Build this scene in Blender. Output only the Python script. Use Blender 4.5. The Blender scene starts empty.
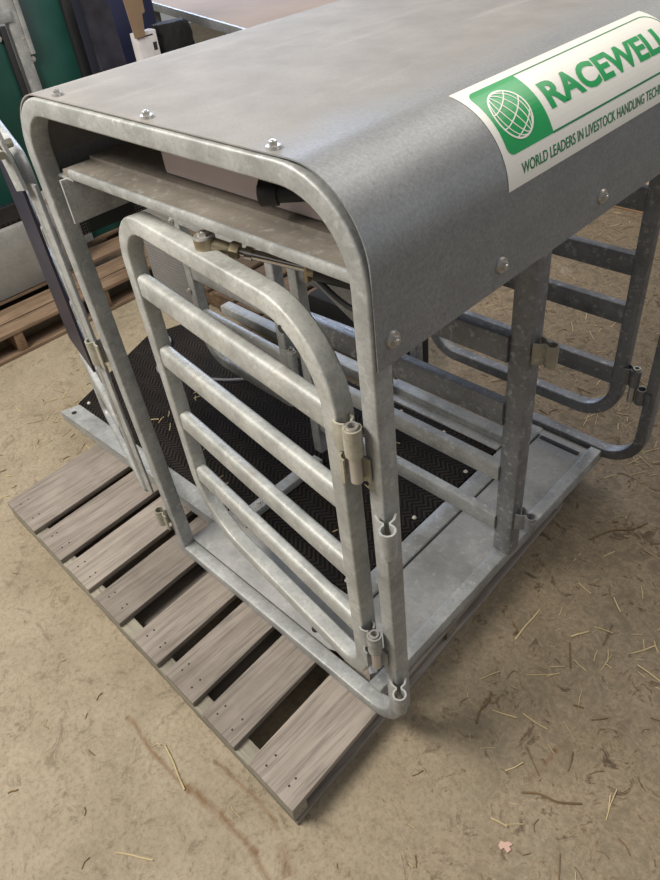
import bpy, bmesh, math, random
from mathutils import Vector, Matrix
random.seed(7)
V = Vector
scn = bpy.context.scene
COL = scn.collection
PI = math.pi
FZ = -0.165            # floor level (deck of the machine is at -0.045)
DZ = -0.045
UP = V((0, 0, 1))

# ------------------------------------------------------------------ materials
def newmat(name):
    m = bpy.data.materials.new(name); m.use_nodes = True
    nt = m.node_tree; nt.nodes.clear()
    out = nt.nodes.new('ShaderNodeOutputMaterial')
    b = nt.nodes.new('ShaderNodeBsdfPrincipled')
    nt.links.new(b.outputs[0], out.inputs[0])
    return m, nt, b
def N(nt, t, **kw):
    n = nt.nodes.new(t)
    for k, v in kw.items():
        if k in n.inputs: n.inputs[k].default_value = v
        else: setattr(n, k, v)
    return n
def noise(nt, vec, scale, detail=4, rough=.55, dist=0):
    n = N(nt, 'ShaderNodeTexNoise', Scale=scale, Detail=detail, Roughness=rough, Distortion=dist)
    nt.links.new(vec, n.inputs['Vector']); return n.outputs['Fac']
def ramp(nt, fac, stops):
    r = nt.nodes.new('ShaderNodeValToRGB'); e = r.color_ramp.elements
    while len(e) < len(stops): e.new(.5)
    for i, (p, c) in enumerate(stops):
        e[i].position = p; e[i].color = (c, c, c, 1) if isinstance(c, (int, float)) else (*c, 1)
    nt.links.new(fac, r.inputs[0]); return r.outputs[0]
def mix(nt, fac, a, b, typ='MIX'):
    m = nt.nodes.new('ShaderNodeMix'); m.data_type = 'RGBA'; m.blend_type = typ
    for s, v in ((0, fac), (6, a), (7, b)):
        if isinstance(v, bpy.types.NodeSocket): nt.links.new(v, m.inputs[s])
        elif isinstance(v, (int, float)): m.inputs[s].default_value = v
        else: m.inputs[s].default_value = (*v, 1)
    return m.outputs[2]
def mth(nt, op, a, b=None, c=None):
    m = nt.nodes.new('ShaderNodeMath'); m.operation = op
    for i, v in enumerate((a, b, c)):
        if v is None: continue
        if isinstance(v, bpy.types.NodeSocket): nt.links.new(v, m.inputs[i])
        else: m.inputs[i].default_value = v
    return m.outputs[0]
def coords(nt, scale=(1, 1, 1), rot=(0, 0, 0)):
    t = nt.nodes.new('ShaderNodeTexCoord'); mp = nt.nodes.new('ShaderNodeMapping')
    mp.inputs['Scale'].default_value = scale; mp.inputs['Rotation'].default_value = rot
    nt.links.new(t.outputs['Object'], mp.inputs[0]); return mp.outputs[0]
def bump(nt, b, h, strength=.3, dist=.002):
    n = N(nt, 'ShaderNodeBump', Strength=strength, Distance=dist)
    nt.links.new(h, n.inputs['Height']); nt.links.new(n.outputs[0], b.inputs['Normal'])

def galv(name, base=(.36, .365, .355), metal=.3, rough=.5, dust=0.0, rust=0.0, dustcol=(.33, .29, .24)):
    m, nt, b = newmat(name); c = coords(nt)
    v = N(nt, 'ShaderNodeTexVoronoi', Scale=55.0); nt.links.new(c, v.inputs['Vector'])
    sp = nt.nodes.new('ShaderNodeSeparateColor'); nt.links.new(v.outputs['Color'], sp.inputs[0])
    n1 = noise(nt, c, 9, 5, .6); n2 = noise(nt, c, 60, 4, .6)
    col = mix(nt, ramp(nt, n1, [(.3, 0), (.7, 1)]), [x*.62 for x in base], [min(1, x*1.28) for x in base])
    col = mix(nt, .22, col, ramp(nt, sp.outputs[0], [(0, [x*.7 for x in base]), (1, [min(1, x*1.35) for x in base])]))
    col = mix(nt, ramp(nt, n2, [(.56, 0), (.70, .6)]), col, (.55, .55, .53))
    col = mix(nt, ramp(nt, noise(nt, c, 150, 4, .7), [(.35, .45), (.5, 0)]), col, [x*.6 for x in base])
    if dust:
        d = noise(nt, c, 5, 6, .65)
        col = mix(nt, ramp(nt, d, [(.35, dust*.5), (.65, dust)]), col, dustcol)
    if rust:
        d = noise(nt, c, 14, 6, .7)
        col = mix(nt, ramp(nt, d, [(.55, 0), (.72, rust)]), col, (.28, .21, .12))
    nt.links.new(col, b.inputs['Base Color']); b.inputs['Metallic'].default_value = metal
    nt.links.new(ramp(nt, n1, [(.3, rough-.08), (.7, rough+.14)]), b.inputs['Roughness'])
    bump(nt, b, noise(nt, c, 110, 3), .25, .0015)
    return m
M = {}
M['galv'] = galv('galvanised')
M['galv_gate'] = galv('galvanised_gate', (.42, .425, .40), .25, .5, rust=.25)
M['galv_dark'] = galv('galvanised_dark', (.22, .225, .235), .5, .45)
M['galv_dusty'] = galv('galvanised_dusty', (.36, .36, .35), .35, .5, dust=.7, dustcol=(.36, .34, .30))
M['galv_tray'] = galv('galvanised_tray', (.36, .36, .35), .3, .5, dust=.45, dustcol=(.37, .355, .33))
M['galv_clip'] = galv('galvanised_clip', (.40, .38, .31), .4, .5, rust=.5)
M['galv_rust'] = galv('galvanised_yellowed', (.42, .39, .30), .4, .5, rust=.6)
M['galv_tan'] = galv('galvanised_shelf', (.27, .245, .21), .3, .5, dust=.5, dustcol=(.24, .21, .175))

# hood sheet: galvanised, dust settled on the flat top
def hoodmat():
    m, nt, b = newmat('hood_sheet'); c = coords(nt)
    s = nt.nodes.new('ShaderNodeSeparateXYZ'); nt.links.new(c, s.inputs[0])
    n0 = noise(nt, c, 3.5, 6, .6); n1 = noise(nt, c, 220, 4, .7); n2 = noise(nt, c, 12, 5, .6)
    cl = noise(nt, coords(nt, (30, 2.2, 30)), 2.0, 5, .65)
    col = mix(nt, ramp(nt, n1, [(.3, 0), (.7, 1)]), (.21, .215, .218), (.335, .34, .343))
    col = mix(nt, ramp(nt, n2, [(.35, 0), (.7, .35)]), col, (.18, .185, .195))
    col = mix(nt, ramp(nt, cl, [(.5, 0), (.75, .3)]), col, (.34, .34, .335))
    # dust on top: x below the bend, uneven boundary
    e = mth(nt, 'ADD', s.outputs[0], mth(nt, 'MULTIPLY', mth(nt, 'SUBTRACT', n0, .5), .22))
    zz = mth(nt, 'GREATER_THAN', s.outputs[2], 1.06)
    mr = N(nt, 'ShaderNodeMapRange'); nt.links.new(e, mr.inputs[0])
    for i, v in ((1, .60), (2, .72), (3, .92), (4, 0.0)): mr.inputs[i].default_value = v
    d = mth(nt, 'MULTIPLY', mr.outputs[0], zz)
    dustc = mix(nt, ramp(nt, n2, [(.3, 0), (.7, 1)]), (.215, .20, .18), (.295, .275, .25))
    dustc = mix(nt, ramp(nt, noise(nt, coords(nt, (12, 1.6, 12)), 1.5, 6, .6), [(.56, 0), (.72, .5)]), dustc, (.37, .35, .325))
    dustc = mix(nt, ramp(nt, noise(nt, c, 300, 3, .8), [(.35, .5), (.5, 0)]), dustc, (.17, .16, .145))
    col = mix(nt, d, col, dustc)
    sc = noise(nt, coords(nt, (3, .9, 3)), 14, 6, .8, .6)
    col = mix(nt, ramp(nt, sc, [(.70, 0), (.74, .5)]), col, (.58, .55, .52))
    nt.links.new(col, b.inputs['Base Color'])
    nt.links.new(mth(nt, 'MULTIPLY_ADD', d, -.35, .42), b.inputs['Metallic'])
    nt.links.new(mth(nt, 'MULTIPLY_ADD', d, .28, .50), b.inputs['Roughness'])
    bump(nt, b, n1, .25, .001)
    return m
M['hood'] = hoodmat()

def plain(name, col, rough=.6, metal=0, var=.15, scale=8, bs=.15, bscale=80, spec=None):
    m, nt, b = newmat(name); c = coords(nt)
    n1 = noise(nt, c, scale, 5, .6)
    nt.links.new(mix(nt, ramp(nt, n1, [(.3, 0), (.7, 1)]), [x*(1-var) for x in col], [min(1, x*(1+var)) for x in col]), b.inputs['Base Color'])
    b.inputs['Roughness'].default_value = rough; b.inputs['Metallic'].default_value = metal
    if spec is not None: b.inputs['Specular IOR Level'].default_value = spec
    bump(nt, b, noise(nt, c, bscale, 3), bs, .001)
    return m
M['black_rubber'] = plain('black_rubber', (.012, .012, .013), .55)
M['flap'] = plain('rubber_flap', (.016, .015, .030), .45, var=.3)
M['zinc'] = plain('zinc_bolt', (.55, .53, .50), .35, .7)
M['brass'] = plain('plated_clevis', (.34, .29, .20), .36, .75, var=.25, scale=30)
M['chrome'] = plain('piston_steel', (.55, .52, .50), .16, .95)
M['pink'] = plain('control_box_paint', (.60, .50, .48), .6, .0, var=.06)
M['green'] = plain('green_paint', (.012, .068, .052), .35, 0, var=.35, scale=2.5)
M['slab'] = plain('dark_panel', (.030, .029, .040), .6, var=.6, scale=9)
M['navy'] = plain('navy_plastic', (.008, .011, .045), .5)
M['blue'] = plain('blue_plastic', (.10, .16, .42), .3, var=.3)
M['card'] = plain('cardboard', (.26, .175, .11), .85)
M['white'] = plain('white_carton', (.60, .57, .57), .7)
M['ink'] = plain('black_ink', (.02, .02, .02), .7)
M['fluff'] = plain('black_bristle', (.006, .006, .006), .9, bs=1.0, bscale=60)
M['sack'] = plain('woven_sack', (.13, .12, .115), .9, bs=.8, bscale=200)
M['cable'] = plain('grey_cable', (.20, .20, .21), .5)
M['hose'] = plain('black_hose', (.03, .03, .033), .45)
M['straw'] = plain('straw', (.48, .38, .21), .7, var=.35, scale=6)
M['straw_dark'] = plain('old_straw', (.16, .10, .045), .8, var=.4, scale=6)
M['leaf'] = plain('pink_scrap', (.50, .33, .26), .7)
M['crumb'] = plain('pale_crumb', (.6, .56, .48), .7)
M['cream'] = plain('sticker_vinyl', (.86, .83, .755), .3, var=.03, bs=.02)
M['letter'] = plain('sticker_green', (.003, .33, .085), .3, var=.1, bs=.02)
M['letter_dk'] = plain('sticker_green_dark', (.006, .19, .065), .35, var=.1, bs=.02)
M['bwhite'] = plain('badge_blue', (.10, .16, .45), .4)

def woodmat(name, a, b_, axis=1, stain=.5):
    m, nt, b = newmat(name)
    sc = [20, 20, 20]; sc[axis] = 1.0
    c = coords(nt, sc); c0 = coords(nt)
    oi = nt.nodes.new('ShaderNodeObjectInfo')
    ad = nt.nodes.new('ShaderNodeVectorMath'); ad.operation = 'ADD'
    cm = nt.nodes.new('ShaderNodeCombineXYZ')
    for i in range(3): nt.links.new(mth(nt, 'MULTIPLY', oi.outputs['Random'], 37.0), cm.inputs[i])
    nt.links.new(c, ad.inputs[0]); nt.links.new(cm.outputs[0], ad.inputs[1]); c = ad.outputs[0]
    g = noise(nt, c, 1.6, 7, .65, .9); g2 = noise(nt, c, 6.5, 5, .6, .3); k = noise(nt, c0, 7, 5, .6)
    col = mix(nt, ramp(nt, g, [(.28, 0), (.72, 1)]), a, b_)
    col = mix(nt, ramp(nt, g2, [(.48, 0), (.66, .55)]), col, [x*.45 for x in a])
    col = mix(nt, ramp(nt, k, [(.45, 0), (.75, stain)]), col, [x*.62 for x in a])
    rv = N(nt, 'ShaderNodeHueSaturation'); nt.links.new(col, rv.inputs['Color'])
    nt.links.new(mth(nt, 'MULTIPLY_ADD', oi.outputs['Random'], .35, .82), rv.inputs['Value'])
    nt.links.new(rv.outputs[0], b.inputs['Base Color'])
    b.inputs['Roughness'].default_value = .8; b.inputs['Specular IOR Level'].default_value = .25
    bump(nt, b, g2, .5, .002); return m
M['pallet'] = woodmat('weathered_wood', (.21, .178, .15), (.325, .285, .245))
M['pallet_x'] = woodmat('weathered_wood_cross', (.23, .21, .165), (.34, .315, .25), 0)
M['pallet2'] = woodmat('brown_wood', (.15, .098, .062), (.28, .195, .13))
M['pallet2_x'] = woodmat('brown_wood_cross', (.14, .09, .055), (.26, .175, .11), 0)
M['pallet3'] = woodmat('dark_brown_wood', (.075, .048, .03), (.16, .105, .065))
M['plank'] = woodmat('new_wood', (.42, .25, .14), (.60, .40, .25), 0, .2)
M['ply'] = plain('plywood', (.33, .225, .14), .85, var=.12, scale=3)

def matmat():   # ribbed rubber with a herringbone tread
    m, nt, b = newmat('tread_rubber'); c = coords(nt)
    s = nt.nodes.new('ShaderNodeSeparateXYZ'); nt.links.new(c, s.inputs[0])
    tri = mth(nt, 'PINGPONG', s.outputs[1], .024)
    q = mth(nt, 'ADD', s.outputs[0], mth(nt, 'MULTIPLY', tri, 1.0))
    w = mth(nt, 'PINGPONG', q, .0085)
    h = ramp(nt, mth(nt, 'DIVIDE', w, .0085), [(.30, 0), (.62, 1)])
    n = noise(nt, c, 12, 6, .65)
    top = mix(nt, ramp(nt, n, [(.35, 0), (.7, 1)]), (.014, .011, .009), (.036, .027, .021))
    nt.links.new(mix(nt, h, (.006, .005, .005), top), b.inputs['Base Color'])
    b.inputs['Roughness'].default_value = .85; b.inputs['Specular IOR Level'].default_value = .2
    bump(nt, b, h, .9, .004); return m
M['mat'] = matmat()

def meshmat():  # perforated black mesh with real see-through holes
    m, nt, b = newmat('perforated_mesh'); c = coords(nt)
    s = nt.nodes.new('ShaderNodeSeparateXYZ'); nt.links.new(c, s.inputs[0])
    hs = []
    for i in (1, 2):
        hs.append(mth(nt, 'PINGPONG', s.outputs[i], .0030))
    h = mth(nt, 'MULTIPLY', mth(nt, 'GREATER_THAN', hs[0], .0018), mth(nt, 'GREATER_THAN', hs[1], .0018))
    nt.links.new(mth(nt, 'SUBTRACT', 1.0, h), b.inputs['Alpha'])
    b.inputs['Base Color'].default_value = (.015, .014, .014, 1); b.inputs['Roughness'].default_value = .5
    return m
M['mesh'] = meshmat()
def gauzemat():
    m, nt, b = newmat('woven_screen'); c = coords(nt)
    s = nt.nodes.new('ShaderNodeSeparateXYZ'); nt.links.new(c, s.inputs[0])
    a = mth(nt, 'PINGPONG', s.outputs[0], .0055); d = mth(nt, 'PINGPONG', s.outputs[2], .0055)
    h = mth(nt, 'DIVIDE', mth(nt, 'ADD', a, d), .011)
    n = noise(nt, coords(nt, (1, 1, 6)), 20, 5, .7)
    col = mix(nt, h, (.10, .095, .09), (.26, .25, .235))
    nt.links.new(mix(nt, ramp(nt, n, [(.35, 0), (.7, .5)]), col, (.10, .095, .09)), b.inputs['Base Color'])
    b.inputs['Roughness'].default_value = .8; bump(nt, b, h, .6, .001); return m
M['gauze'] = gauzemat()

STAINS = ((.26, -.370, .52, -.372, .009, .8), (.50, -.368, .61, -.360, .013, .95), (.60, -.360, .72, -.350, .010, .85), (.70, -.352, .82, -.362, .012, .7), (.50, -.288, .72, -.286, .008, .6), (1.04, .13, 1.05, .26, .010, .5), (.74, -.30, .80, -.33, .02, .5))
def floormat():
    m, nt, b = newmat('dirty_concrete'); c = coords(nt)
    s = nt.nodes.new('ShaderNodeSeparateXYZ'); nt.links.new(c, s.inputs[0])
    X, Y = s.outputs[0], s.outputs[1]
    n1 = noise(nt, c, 1.3, 8, .6); n2 = noise(nt, c, 5, 8, .65, .4); n3 = noise(nt, c, 30, 6, .7); n4 = noise(nt, c, 13, 9, .78, 1.6)
    col = mix(nt, ramp(nt, n2, [(.3, 0), (.7, 1)]), (.25, .205, .14), (.385, .325, .235))
    col = mix(nt, ramp(nt, n1, [(.4, 0), (.65, .55)]), col, (.33, .275, .185))
    fine = noise(nt, c, 90, 6, .8); mid_ = noise(nt, c, 22, 8, .8, .5)
    col = mix(nt, ramp(nt, fine, [(.36, .55), (.52, 0)]), col, (.17, .135, .09))
    col = mix(nt, ramp(nt, mid_, [(.34, .6), (.46, 0)]), col, (.20, .16, .105))
    col = mix(nt, ramp(nt, fine, [(.58, 0), (.72, .45)]), col, (.46, .41, .32))
    # browner trodden earth to the right of and behind the pallet
    w = mth(nt, 'ADD', mth(nt, 'ADD', mth(nt, 'MULTIPLY', X, .55), mth(nt, 'MULTIPLY', Y, .75)), mth(nt, 'MULTIPLY', mth(nt, 'SUBTRACT', n1, .5), 1.4))
    mr = N(nt, 'ShaderNodeMapRange'); nt.links.new(w, mr.inputs[0])
    for i, v in ((1, .15), (2, 1.15), (3, 0.0), (4, .8)): mr.inputs[i].default_value = v
    earth = mix(nt, ramp(nt, n4, [(.42, 0), (.58, 1)]), (.08, .054, .03), (.29, .215, .13))
    earth = mix(nt, ramp(nt, fine, [(.4, .7), (.55, 0)]), earth, (.10, .07, .042))
    earth = mix(nt, ramp(nt, fine, [(.6, 0), (.72, .5)]), earth, (.40, .32, .21))
    col = mix(nt, mr.outputs[0], col, earth)
    amt = mth(nt, 'MULTIPLY_ADD', mr.outputs[0], 1.0, .42)
    sp = ramp(nt, n4, [(.535, 0), (.62, 1)])
    col = mix(nt, mth(nt, 'MULTIPLY', sp, amt), col, (.085, .058, .034))
    sp2 = ramp(nt, n3, [(.62, 0), (.72, .5)])
    col = mix(nt, mth(nt, 'MULTIPLY', sp2, amt), col, (.09, .06, .035))
    pale = ramp(nt, noise(nt, c, 3.1, 7, .7, .8), [(.62, 0), (.74, .45)])
    col = mix(nt, pale, col, (.42, .38, .31))
    # rusty dirt-filled joint lines in front of the pallet
    def line(x0, y0, x1, y1, wd, a):
        L = math.hypot(x1-x0, y1-y0); ux, uy = (x1-x0)/L, (y1-y0)/L
        dx = mth(nt, 'SUBTRACT', X, x0); dy = mth(nt, 'SUBTRACT', Y, y0)
        u = mth(nt, 'ADD', mth(nt, 'MULTIPLY', dx, ux), mth(nt, 'MULTIPLY', dy, uy))
        v = mth(nt, 'SUBTRACT', mth(nt, 'MULTIPLY', dy, ux), mth(nt, 'MULTIPLY', dx, uy))
        v = mth(nt, 'ABSOLUTE', mth(nt, 'ADD', v, mth(nt, 'MULTIPLY', mth(nt, 'SUBTRACT', n2, .5), .06)))
        r = N(nt, 'ShaderNodeMapRange'); nt.links.new(v, r.inputs[0])
        for i, q in ((1, 0.0), (2, wd), (3, a), (4, 0.0)): r.inputs[i].default_value = q
        k = mth(nt, 'MULTIPLY', mth(nt, 'GREATER_THAN', u, 0), mth(nt, 'LESS_THAN', u, L))
        return mth(nt, 'MULTIPLY', mth(nt, 'MULTIPLY', r.outputs[0], k), ramp(nt, n4, [(.3, .2), (.55, 1)]))
    for a in STAINS:
        col = mix(nt, line(*a), col, (.17, .095, .045))
    nt.links.new(col, b.inputs['Base Color']); b.inputs['Roughness'].default_value = .72
    b.inputs['Specular IOR Level'].default_value = .3
    bump(nt, b, mth(nt, 'ADD', n3, mth(nt, 'MULTIPLY', n4, 2.0)), .35, .004)
    return m
M['floor'] = floormat()

# ------------------------------------------------------------------ geometry helpers
def rrect(w, h, r, n=3):
    r = min(r, w/2-1e-4, h/2-1e-4); pts = []
    for cx, cy, a0 in ((w/2-r, h/2-r, 0), (-w/2+r, h/2-r, PI/2), (-w/2+r, -h/2+r, PI), (w/2-r, -h/2+r, 3*PI/2)):
        for i in range(n+1):
            a = a0+i*PI/2/n; pts.append((cx+r*math.cos(a), cy+r*math.sin(a)))
    return pts
def circ(r, n=16): return [(r*math.cos(2*PI*i/n), r*math.sin(2*PI*i/n)) for i in range(n)]
class MB:
    def __init__(s): s.bm = bmesh.new()
    def sweep(s, path, nrm, prof, closed=False, caps=True):
        """prof (u,v): u along plane normal, v in plane"""
        path = [V(p) for p in path]; n = len(path); rings = []; nrm = V(nrm).normalized()
        for i, p in enumerate(path):
            a = path[i-1] if (i > 0 or closed) else None
            c = path[(i+1) % n] if (i < n-1 or closed) else None
            t1 = (p-a).normalized() if a is not None else None
            t2 = (c-p).normalized() if c is not None else None
            if t1 is None: t1 = t2
            if t2 is None: t2 = t1
            t = (t1+t2).normalized(); k = 1/max(.4, t.dot(t1))
            B = nrm.cross(t).normalized()
            rings.append([s.bm.verts.new(p+nrm*u+B*(v*k)) for u, v in prof])
        m = len(prof)
        for i in range(n if closed else n-1):
            A, B2 = rings[i], rings[(i+1) % n]
            for j in range(m):
                s.bm.faces.new((A[j], A[(j+1) % m], B2[(j+1) % m], B2[j]))
        if caps and not closed:
            s.bm.faces.new(rings[0][::-1]); s.bm.faces.new(rings[-1])
        return s
    def bar(s, a, b, w, h, r=.003, nrm=None):
        a, b = V(a), V(b); t = (b-a).normalized()
        if nrm is None: nrm = UP if abs(t.z) < .9 else V((0, 1, 0))
        nrm = V(nrm); nrm = (nrm - t*nrm.dot(t)).normalized()
        return s.sweep([a, b], nrm, rrect(w, h, r, 2 if r > .001 else 1))
    def tube(s, pts, r, n=12, caps=True, closed=False):
        pts = [V(p) for p in pts]; rings = []; N0 = None
        for i, p in enumerate(pts):
            a = pts[max(0, i-1)]; c = pts[min(len(pts)-1, i+1)]; t = (c-a).normalized()
            if N0 is None: N0 = t.orthogonal().normalized()
            N0 = (N0-t*N0.dot(t)).normalized(); B = t.cross(N0)
            rr = r[i] if isinstance(r, (list, tuple)) else r
            rings.append([s.bm.verts.new(p+N0*rr*math.cos(2*PI*j/n)+B*rr*math.sin(2*PI*j/n)) for j in range(n)])
        for A, B2 in zip(rings, rings[1:]):
            for j in range(n): s.bm.faces.new((A[j], A[(j+1) % n], B2[(j+1) % n], B2[j]))
        if caps: s.bm.faces.new(rings[0][::-1]); s.bm.faces.new(rings[-1])
        return s
    def box(s, lo, hi, bev=0.0, M4=None):
        r = bmesh.ops.create_cube(s.bm, size=1); vs = r['verts']
        lo, hi = V(lo), V(hi); c = (lo+hi)/2; d = hi-lo
        for v in vs: v.co = V((v.co.x*d.x, v.co.y*d.y, v.co.z*d.z))+c
        if bev:
            es = list({e for v in vs for e in v.link_edges})
            r = bmesh.ops.bevel(s.bm, geom=es, offset=bev, segments=2, affect='EDGES', profile=.5); vs = list({v for f in r['faces'] for v in f.verts} | {v for v in vs if v.is_valid})
        if M4 is not None:
            for v in vs: v.co = M4 @ v.co
        return s
    def prism(s, pts, ext):
        """polygon pts (3D) extruded by vector ext"""
        ext = V(ext); a = [s.bm.verts.new(V(p)) for p in pts]; b = [s.bm.verts.new(V(p)+ext) for p in pts]
        s.bm.faces.new(a); s.bm.faces.new(b[::-1]); n = len(a)
        for i in range(n): s.bm.faces.new((a[i], b[i], b[(i+1) % n], a[(i+1) % n]))
        return s
    def strip(s, pts2, t, z0, z1, o, ax, ay):
        """thin sheet following the 2D open polyline pts2, thickness t, from z0 to z1; o origin, ax, ay axes"""
        n = len(pts2); P = [V((p[0], p[1])) for p in pts2]; L = []; R = []
        for i in range(n):
            d = (P[min(n-1, i+1)]-P[max(0, i-1)]).normalized(); q = V((-d.y, d.x))*t/2
            L.append(P[i]+q); R.append(P[i]-q)
        poly = L+R[::-1]; o = V(o); ax = V(ax); ay = V(ay)
        f = lambda p, z: o+ax*p.x+ay*p.y+UP*z
        lo = [s.bm.verts.new(f(p, z0)) for p in poly]; hi = [s.bm.verts.new(f(p, z1)) for p in poly]; k = len(poly)
        for i in range(k): s.bm.faces.new((lo[i], lo[(i+1) % k], hi[(i+1) % k], hi[i]))
        for i in range(n-1):
            for q in (lo, hi): s.bm.faces.new((q[i], q[i+1], q[k-2-i], q[k-1-i]))
        return s
    def build(s, name, mat, parent=None, smooth=35, **tags):
        bmesh.ops.recalc_face_normals(s.bm, faces=s.bm.faces[:])
        me = bpy.data.meshes.new(name); s.bm.to_mesh(me); s.bm.free()
        me.materials.append(M[mat] if isinstance(mat, str) else mat)
        if smooth:
            me.polygons.foreach_set('use_smooth', [True]*len(me.polygons))
            me.set_sharp_from_angle(angle=math.radians(smooth))
        o = bpy.data.objects.new(name, me); COL.objects.link(o)
        if parent is not None: link(o, parent)
        for k, v in tags.items(): o[k] = v
        return o
def world_of(o):
    m = o.matrix_basis.copy(); p = o.parent
    while p: m = p.matrix_basis @ m; p = p.parent
    return m
def link(o, parent):
    """geometry was written in place: move it under its parent without moving it"""
    o.parent = parent; inv = world_of(parent).inverted()
    if o.type == 'MESH': o.data.transform(inv)
def empty(name, loc, label, cat, group=None, rz=0):
    e = bpy.data.objects.new(name, None); COL.objects.link(e); e.location = loc; e.rotation_euler.z = rz
    e.empty_display_size = .1; e['label'] = label; e['category'] = cat
    if group: e['group'] = group
    return e
def tag(o, label, cat, group=None, kind=None):
    if label: o['label'] = label
    if cat: o['category'] = cat
    if group: o['group'] = group
    if kind: o['kind'] = kind
    return o
def arc_path(corners, n=8):
    """corners: list of (point2d, radius) of an open or closed polyline -> filleted points"""
    out = []; m = len(corners)
    for i, (p, r) in enumerate(corners):
        p = V(p)
        if r <= 0: out.append(p); continue
        a = (V(corners[i-1][0])-p).normalized(); b = (V(corners[(i+1) % m][0])-p).normalized()
        ang = a.angle(b); d = r/math.tan(ang/2); c = p+(a+b).normalized()*(r/math.sin(ang/2))
        s0 = p+a*d-c; s1 = p+b*d-c; tot = s0.angle(s1)
        sg = 1 if s0.x*s1.y-s0.y*s1.x > 0 else -1
        for k in range(n+1):
            th = sg*tot*k/n; out.append(c+V((s0.x*math.cos(th)-s0.y*math.sin(th), s0.x*math.sin(th)+s0.y*math.cos(th))))
    return out
def hexbolt(name, p, axis, parent, r=.010, mat='zinc'):
    axis = V(axis).normalized(); p = V(p); q = axis.orthogonal().normalized(); w = axis.cross(q)
    mb = MB()
    def disc(r, a, b, n, k=1.0):
        lo = [mb.bm.verts.new(p+axis*a+(q*math.cos(2*PI*i/n)+w*math.sin(2*PI*i/n))*r) for i in range(n)]
        hi = [mb.bm.verts.new(p+axis*b+(q*math.cos(2*PI*i/n)+w*math.sin(2*PI*i/n))*r*k) for i in range(n)]
        for i in range(n): mb.bm.faces.new((lo[i], lo[(i+1) % n], hi[(i+1) % n], hi[i]))
        mb.bm.faces.new(lo[::-1]); mb.bm.faces.new(hi)
    disc(r*1.25, -.001, .003, 20, .92); disc(r*.72, .003, .008, 6, .92); disc(r*.35, .008, .0095, 10, .8)
    return mb.build(name, mat, parent, 30)
# keyhole clip of folded strip: straight leaf, neck, round eye. o on the post, d outwards, s sideways
def clip(mb, o, d, s, h, eye=.011, sgn=1):
    pts = [(0, .016), (.012, .012), (.019, .005)]
    cx = .021+eye
    for k in range(13):
        a = PI-.5-k*(2*PI-1.0)/12; pts.append((cx+eye*math.cos(a), eye*math.sin(a)))
    pts += [(.019, -.005), (.012, -.012), (0, -.016)]
    mb.strip(pts, .0035, -h/2, h/2, o, V(d).normalized(), V(s).normalized())
    return cx
# hinge leaf: strip bending out from stile and hooking round a pin
def leaf(mb, o, d, s, h, z, eye=.012):
    pts = [(-.004, -.012), (.004, -.012), (.010, -.008), (.014, -.003)]
    cx, cy = .014+eye, 0.002
    for k in range(12):
        a = PI+.3+k*(PI*1.5)/11; pts.append((cx+eye*math.cos(a), cy+eye*math.sin(a)))
    mb.strip(pts, .0035, z-h/2, z+h/2, o, V(d).normalized(), V(s).normalized())
    return cx, cy

# ------------------------------------------------------------------ floor
mb = MB(); n = 2
bmesh.ops.create_grid(mb.bm, x_segments=4, y_segments=4, size=7)
for v in mb.bm.verts: v.co.z = FZ
fl = mb.build('floor', 'floor', None, 0); tag(fl, None, None, kind='structure')

# ------------------------------------------------------------------ the drafter
MACH = empty('livestock_drafter', (0, 0, DZ-.04),
    'galvanised steel sheep drafting crate with curved hood and barred gates on the wooden pallet', 'livestock crate')
P = MACH
Y0, Y1 = .0, 1.02        # planes of the front and rear hoops
TUBE = (.036, .030, .004)
def hoop(name, y, mat, x0b, x0t, x1, zb=DZ-.026, rb=.085):
    c = .015
    cor = [((x0b+c, zb+.01), 0), ((x0t+c, 1.079), .095), ((x1-c, 1.079), .120), ((x1-c, zb), rb), ((x0b+.005, zb), 0)]
    # end corners have no radius: plain open path
    pts = []
    for i, (p, r) in enumerate(cor):
        if r <= 0: pts.append(V(p)); continue
        a, b = cor[i-1], cor[i+1]
        pts += arc_path([(a[0], 0), (p, r), (b[0], 0)], 12)[1:-1]
    mb = MB(); mb.sweep([(q.x, y, q.y) for q in pts], (0, 1, 0), rrect(*TUBE))
    return mb.build(name, mat, P)
fh = hoop('front_frame', Y0+.018, 'galv', .006, -.030, .8045)
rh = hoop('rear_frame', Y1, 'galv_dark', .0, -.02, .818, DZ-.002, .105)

# --- hood sheet
ZT = 1.098; XC = .69; RB = .1165; ZC = ZT-RB
XL = .072; RL = .101
HY0, HY1 = .005, 1.32
prof = [(-.028, .935), (-.029, ZT-RL)]
for k in range(1, 11):
    a = PI-k*PI/2/10; prof.append((XL+RL*math.cos(a), ZT-RL+RL*math.sin(a)))
prof += [(XL+(XC-XL)*k/6, ZT) for k in range(1, 6)]
for k in range(0, 17):
    a = PI/2-k*PI/2/16; prof.append((XC+RB*math.cos(a), ZC+RB*math.sin(a)))
prof.append((XC+RB+.001, .852))
mb = MB(); n = len(prof); rows = []
ys = [HY0+(HY1-HY0)*k/8 for k in range(9)]
def offs(pr, t):
    out = []
    for i, p in enumerate(pr):
        a = V(pr[max(0, i-1)]); b = V(pr[min(len(pr)-1, i+1)]); d = (b-a).normalized(); out.append((p[0]+d.y*t, p[1]-d.x*t))
    return out
inner = offs(prof, .002)
for pr in (prof, inner): rows.append([[mb.bm.verts.new((p[0], y, p[1])) for p in pr] for y in ys])
for rr in rows:
    for i in range(len(ys)-1):
        for j in range(n-1): mb.bm.faces.new((rr[i][j], rr[i+1][j], rr[i+1][j+1], rr[i][j+1]))
for i in (0, len(ys)-1):
    for j in range(n-1): mb.bm.faces.new((rows[0][i][j], rows[0][i][j+1], rows[1][i][j+1], rows[1][i][j]))
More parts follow.
